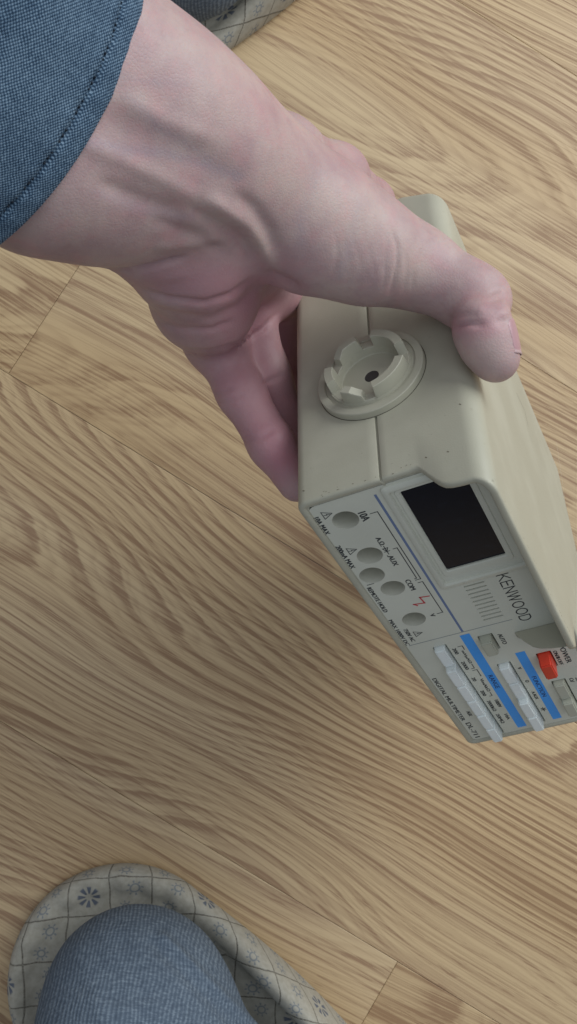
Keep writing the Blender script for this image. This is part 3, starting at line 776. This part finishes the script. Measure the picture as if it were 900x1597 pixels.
# thumb joint
mark([(704, 512), (730, 504), (758, 506)], 5, -1.1)
mark([(700, 498), (724, 492), (750, 492)], 4, -.4)
mark([(690, 492), (730, 478), (760, 484)], 10, .5)
mark([(782, 440), (790, 470), (786, 500)], 12, .8)
mark([(776, 495), (790, 505)], 9, -.6)
mark([(762, 458), (780, 452)], 3, -.35); mark([(762, 470), (784, 466)], 3, -.35)
mark([(735, 425), (752, 432)], 3, -.2)
rs = np.random.RandomState(3)
for _ in range(34):                       # fine skin lines across the thenar pad
    x = rs.uniform(470, 660); y = rs.uniform(330, 440); L = rs.uniform(18, 48); a = math.radians(rs.uniform(80, 112))
    mark([(x, y), (x+math.cos(a)*L, y+math.sin(a)*L)], 2.8, -.075)
v = v+nrm*disp[:, None]
nrm = vnormals(v, q)
# skin tone: R flush, G veins, B pale patches and painted highlights
def blob(x, y, rx, ry=None, a=0):
    ry = ry or rx; ca, sa = math.cos(math.radians(a)), math.sin(math.radians(a)); dx = uvp[:, 0]-x; dy = uvp[:, 1]-y
    return np.exp(-(((dx*ca+dy*sa)/rx)**2+((-dx*sa+dy*ca)/ry)**2))
fl_ = np.zeros((len(v), 4), np.float32); fl_[:, 3] = 1
Rr = .75*blob(400, 640, 90, 150, -30)+.75*blob(395, 470, 70, 70)+.3*blob(300, 430, 70, 45)+.34*blob(727, 463, 8)+.25*blob(757, 478, 8)+.5*blob(755, 515, 34, 14)
Rr += .5*blob(440, 720, 30, 30)+.35*blob(400, 160, 60, 30, 40)+.3*blob(560, 250, 60, 30, 30)+.30*blob(778, 480, 26, 40)+.4*blob(710, 510, 25, 12)+.3*blob(230, 440, 60, 20)
Rr += .30*np.clip((v[:, 2]-345)/20, 0, 1)
Gg = np.zeros(len(v))
for pts, wd, am in (([(120, 215), (200, 235), (260, 240), (330, 262), (372, 275)], 9, .55), ([(165, 110), (225, 128), (290, 130)], 7, .3), ([(200, 150), (250, 200), (330, 250)], 8, .35),
                    ([(500, 270), (470, 330), (470, 380)], 9, .35), ([(560, 320), (548, 380), (530, 430)], 8, .3), ([(150, 300), (230, 330), (300, 340)], 8, .3)):
    d, _ = dist_poly(uvp, pts); Gg += am*np.exp(-(d/wd)**2)
Bb = .5*blob(470, 300, 70, 40, 40)+.35*blob(560, 340, 40, 50)+.55*blob(640, 425, 30, 38)+.5*blob(770, 560, 30, 40)+.6*blob(408, 375, 10, 45, -30)+.35*blob(330, 120, 90, 50, 35)+.35*blob(735, 555, 20, 25)
fl_[:, 0] = np.clip(Rr, 0, 1); fl_[:, 1] = np.clip(Gg, 0, 1); fl_[:, 2] = np.clip(Bb, 0, 1)
hand = plink('arm_and_hand', cv2w(v), q, [M_SKIN])
ca_ = hand.data.color_attributes.new('flush', 'FLOAT_COLOR', 'POINT'); ca_.data.foreach_set('color', fl_.ravel())

# thumb nail: a curved plate on the back of the last joint
pa, pb = P(757, 522, T2), P(773, 560, T3); axn = (pb-pa)/np.linalg.norm(pb-pa)
dor = np.array([.96, -.20, -.16]); dor -= axn*(dor@axn); dor /= np.linalg.norm(dor); sd = np.cross(axn, dor)
NV = []; NF = []; nu, nvv = 18, 16
rel = v-pa; al_v = rel@axn; rv = rel-al_v[:, None]*axn; rad_v = np.linalg.norm(rv, axis=1); near = (rad_v < 14) & (al_v > -6) & (al_v < 14)
al_n, rad_n = al_v[near], rad_v[near]; an_n = np.arctan2(rv[near]@sd, rv[near]@dor)
def skin_rad(al, a):
    d = (al_n-al)**2+((an_n-a)*9)**2; k_ = np.argsort(d)[:6]; return rad_n[k_].mean()
for i in range(nu+1):
    t = i/nu; along = -1.0+9.8*t
    half = 46*(1-.30*(1-min(1, t*4))**2)
    for j in range(nvv+1):
        s_ = j/nvv*2-1; a = math.radians(half*s_); al = along+(.8*(1-s_*s_) if t > .5 else -1.0*(1-s_*s_)*(1-t*2))
        rad = skin_rad(min(al, 8.2), a)+.14-.32*abs(s_)**4-(.40 if t < .06 else 0)-max(0, t-.8)*1.0
        NV.append(pa+axn*al+(dor*math.cos(a)+sd*math.sin(a))*rad)
for i in range(nu):
    for j in range(nvv):
        k = i*(nvv+1)+j; NF.append((k, k+1, k+nvv+2, k+nvv+1))
na = plink('thumb_nail', cv2w(NV), NF, [M_NAIL, M_NAILTIP])
for i, p in enumerate(na.data.polygons):
    if i//nvv >= nu-2: p.material_index = 1
so = na.modifiers.new('thick', 'SOLIDIFY'); so.thickness = .0003; so.offset = 0

# ---- sleeve
def ringpts(C, maj, mnr, n_=96): return [C+maj*math.cos(t*math.tau/n_)+mnr*math.sin(t*math.tau/n_) for t in range(n_)]
C0 = P(14, 150, 250); perp = P(212, -40, 256)-P(-12, 402, 256); perp = perp/np.linalg.norm(perp)
axs = P(92, 190, 256)-P(-230, -30, 215); axs /= np.linalg.norm(axs)
nr = np.cross(axs, perp); nr /= np.linalg.norm(nr)
if nr[2] > 0: nr = -nr
prof_s = [(-3.5, 10, 0), (-3.3, 2, 0), (-2.6, .2, 0), (-1.2, -.3, 0), (0, .4, 0), (.35, 2, 0), (.4, 4.2, 0), (.35, 5.3, 0), (-.75, 5.8, 0), (-.75, 6.15, 0), (.1, 6.6, 0)]
k = 8.0
while k < 175: prof_s.append((.1, k, 0)); k += 2.0
SV = []; SF = []; UV = []; n_ = 160
for off, bk_, _ in prof_s:
    for t in range(n_):
        th = t*math.tau/n_; c, s = math.cos(th), math.sin(th)
        fold = 0 if bk_ < 7 else .9*math.sin(th*5+bk_*.09)*min(1, (bk_-7)/20)+.7*math.sin(bk_*.16+th*3)*min(1, (bk_-7)/25)
        puck = .35*math.sin(th*46)*math.exp(-((bk_-6)/3)**2)
        rm, rn = 49+off+fold+puck+bk_*.06, 37+4.2*max(c, 0)+off+fold+puck+bk_*.05
        lean = 6.0*max(s, 0)-2                   # opening reaches further down the arm on the camera side
        SV.append(C0+perp*rm*c+nr*rn*s-axs*(bk_-lean))
m = len(prof_s)
for i in range(m-1):
    for t in range(n_):
        SF.append((i*n_+t, i*n_+(t+1) % n_, (i+1)*n_+(t+1) % n_, (i+1)*n_+t))
sl = plink('shirt_sleeve', cv2w(SV), SF, [M_WEAVE])
uvl = sl.data.uv_layers.new(name='UVMap')
for p in sl.data.polygons:
    for li, vi in zip(p.loop_indices, p.vertices):
        i, t = divmod(vi, n_)
        if i*n_+t >= 0:
            tt = t
            if 0 in [x % n_ for x in p.vertices] and t == 0 and any(x % n_ == n_-1 for x in p.vertices): tt = n_
            uvl.data[li].uv = (tt/n_*255.0, prof_s[i][1])
# hem stitching: single stitches along the fold
bm = bmesh.new()
def sleeve_pt(th, bk_, off):
    c, s = math.cos(th), math.sin(th); lean = 6.0*max(s, 0)-2
    return C0+perp*(49+off)*c+nr*(37+4.2*max(c, 0)+off)*s-axs*(bk_-lean)
L_ = 210
for i in range(L_):
    a0_, a1_ = i*math.tau/L_, (i+.62)*math.tau/L_
    A_, B_ = sleeve_pt(a0_, 6.0, -.35), sleeve_pt(a1_, 6.0, -.35); d_ = (B_-A_)/np.linalg.norm(B_-A_)
    up = (A_-C0); up -= d_*(up@d_); up /= np.linalg.norm(up); s_ = np.cross(d_, up)*.24
    q_ = [A_-s_-up*.3, A_+s_-up*.3, B_+s_-up*.3, B_-s_-up*.3, (A_+B_)/2-s_+up*.25, (A_+B_)/2+s_+up*.25]
    vs = [bm.verts.new(tuple(cv2w(p)-pbase)) for p in q_]
    for f in ((0, 1, 5, 4), (4, 5, 2, 3), (1, 2, 5), (0, 4, 3)): bm.faces.new([vs[x] for x in f])
st_ = bm_link('hem_stitching', bm, [M_THREAD], sl); st_['kind'] = 'stuff'

# ------------------------------------------------------------------ slippers and socks
def slipper(label, heel_px, toe_dir_px, mirror, grid_rot):
    h = floor_pt(*heel_px); t = floor_pt(heel_px[0]+toe_dir_px[0], heel_px[1]+toe_dir_px[1]); u = (t-h)/np.linalg.norm(t-h)
    root = bpy.data.objects.new('slipper', None); COL.objects.link(root)
    root.location = tuple(h); root.rotation_euler = (0, 0, math.atan2(u[1], u[0]))
    tag(root, label, 'slipper', 'slippers worn by the person')
    # half-width along the length (mm), heel centre at 0
    def outl(n_=120):
        pts = []
        for i in range(n_):
            a = i*math.tau/n_; c, s = math.cos(a), math.sin(a)
            if c < 0: x = 54*c; y = 54*s
            else:
                x = 215*(abs(c)**.9); y = (54+ (4 if s > 0 else 1)*math.sin(min(1, x/150)*math.pi))*math.copysign(abs(s)**.62, s)
            pts.append((x, y*mirror))
        return pts
    o_ = outl(); n_ = len(o_)
    def rim(x): t_ = np.clip((x-8)/75, 0, 1); return 16+26*t_*t_*(3-2*t_)
    rings_ = [(.965, lambda x: 0), (1.0, lambda x: 4), (1.0, lambda x: .5*rim(x)), (.985, lambda x: .8*rim(x)), (.955, lambda x: .95*rim(x)), (.915, lambda x: rim(x)),
              (.87, lambda x: .97*rim(x)), (.83, lambda x: .86*rim(x)+1), (.80, lambda x: .72*rim(x)+2), (.76, lambda x: 12.5), (.66, lambda x: 12), (.5, lambda x: 11), (.25, lambda x: 11)]
    V_ = []; UV_ = []
    gr = math.radians(grid_rot)
    dist = 0
    for k_, (sc, hf) in enumerate(rings_):
        for i, (x, y) in enumerate(o_):
            cx = min(max(x, 0), 150)
            X, Y = cx+(x-cx)*sc, y*sc
            wv = .9*math.sin(i*math.tau/n_*22+k_*.3)
            Z = hf(x)+(wv if 3 < k_ < 9 else 0)
            V_.append((X, Y, Z))
            ext = max(0, (1-sc))
            xx, yy = (X, Y)
            drop = (rim(x)-Z)*.75 if k_ < 5 else 0
            r_ = math.hypot(x-cx, y) or 1
            xx += (x-cx)/r_*drop; yy += y/r_*drop
            UV_.append((xx*math.cos(gr)-yy*math.sin(gr), xx*math.sin(gr)+yy*math.cos(gr)))
    F_ = []
    for k_ in range(len(rings_)-1):
        for i in range(n_): F_.append((k_*n_+i, k_*n_+(i+1) % n_, (k_+1)*n_+(i+1) % n_, (k_+1)*n_+i))
    F_.append(tuple(range((len(rings_)-1)*n_, len(rings_)*n_)))
    o = link('quilted_body', mesh('quilted_body', np.array(V_)*.001, F_), [M_QUILT], root, True)
    ul = o.data.uv_layers.new(name='UVMap')
    for lp in o.data.loops: ul.data[lp.index].uv = UV_[lp.vertex_index]
    # top cover over the toes
    bm = bmesh.new(); g = []; nu_, nv_ = 22, 20; uvs = {}
    for i in range(nu_+1):
        x = 95+(222-95)*i/nu_; row = []
        for j in range(nv_+1):
            s = j/nv_*2-1
            c = min(1, max(0, (x/215)))**(1/.9); half = 56*(max(0, 1-c*c))**.31
            y = half*s; z = 4+62*(1-.45*((x-95)/127)**2)*(max(0, 1-abs(s)**3.0))**.5*min(1, (half/50))
            vv = bm.verts.new((x*.001, y*mirror*.001, z*.001)); uvs[vv] = (x, y); row.append(vv)
        g.append(row)
    ul2 = bm.loops.layers.uv.new('UVMap')
    for i in range(nu_):
        for j in range(nv_):
            f = bm.faces.new((g[i][j], g[i+1][j], g[i+1][j+1], g[i][j+1]))
            for lp in f.loops: lp[ul2].uv = uvs[lp.vert]
    tc = bm_link('toe_cover', bm, [M_QUILT], root, True)
    sm = tc.modifiers.new('thick', 'SOLIDIFY'); sm.thickness = .004; sm.offset = -1
    # sole
    bm = bmesh.new()
    a_ = [bm.verts.new((x*.97*.001, y*.97*.001, .0005)) for x, y in o_]; b_ = [bm.verts.new((x*.985*.001, y*.985*.001, .005)) for x, y in o_]
    for i in range(n_): bm.faces.new((a_[i], a_[(i+1) % n_], b_[(i+1) % n_], b_[i]))
    bm.faces.new(a_); bm_link('sole', bm, [M_SOLE], root)
    return root
s1 = slipper('cream quilted slipper with printed squares and flowers, below the multimeter at the bottom', (192, 1518), (74, 66), 1, -42)
s2 = slipper('cream quilted slipper peeking out behind the forearm at the top', (215, -10), (90, -72), -1, 38)

def sock(name, heel, toe_dir, leg):
    h = w2cv(floor_pt(heel[0], heel[1], .048)); tdir = w2cv(floor_pt(heel[0]+toe_dir[0], heel[1]+toe_dir[1], .048))-h; tdir /= np.linalg.norm(tdir)
    lg = leg
    foot = (22, 20, [(h, 37, h+tdir*70, 33), (h+tdir*70, 33, h+tdir*150, 27)])
    shin = (22, 20, [(h+np.array([4, 6, -4]), 37, h+np.array(lg, float)*.4, 37), (h+np.array(lg, float)*.4, 37, h+np.array(lg, float), 52)])
    v_, q_ = sdf_mesh([foot, shin], 1.6)
    n2 = vnormals(v_, q_); uv2 = px_of(v_); dd = np.zeros(len(v_))
    for pts, wd, am in (([(255, 1462), (300, 1506), (350, 1556), (410, 1615)], 7, 1.6), ([(240, 1470), (285, 1515), (330, 1560), (380, 1615)], 9, -1.1),
                        ([(120, 1480), (150, 1540), (165, 1610)], 16, .8), ([(190, 1470), (215, 1540), (225, 1600)], 14, -.7), ([(130, 1560), (180, 1575), (240, 1570)], 12, .6)):
        d_, t_ = dist_poly(uv2, pts); dd += am*np.exp(-(d_/wd)**2)*(v_[:, 2] < 480)
    v_ = v_+n2*dd[:, None]
    return plink(name, cv2w(v_), q_, [M_KNIT])
sock('sock', (208, 1556), (58, 86), (-42, 118, -130))
sock('sock', (270, -120), (90, -72), (-90, -70, -90))
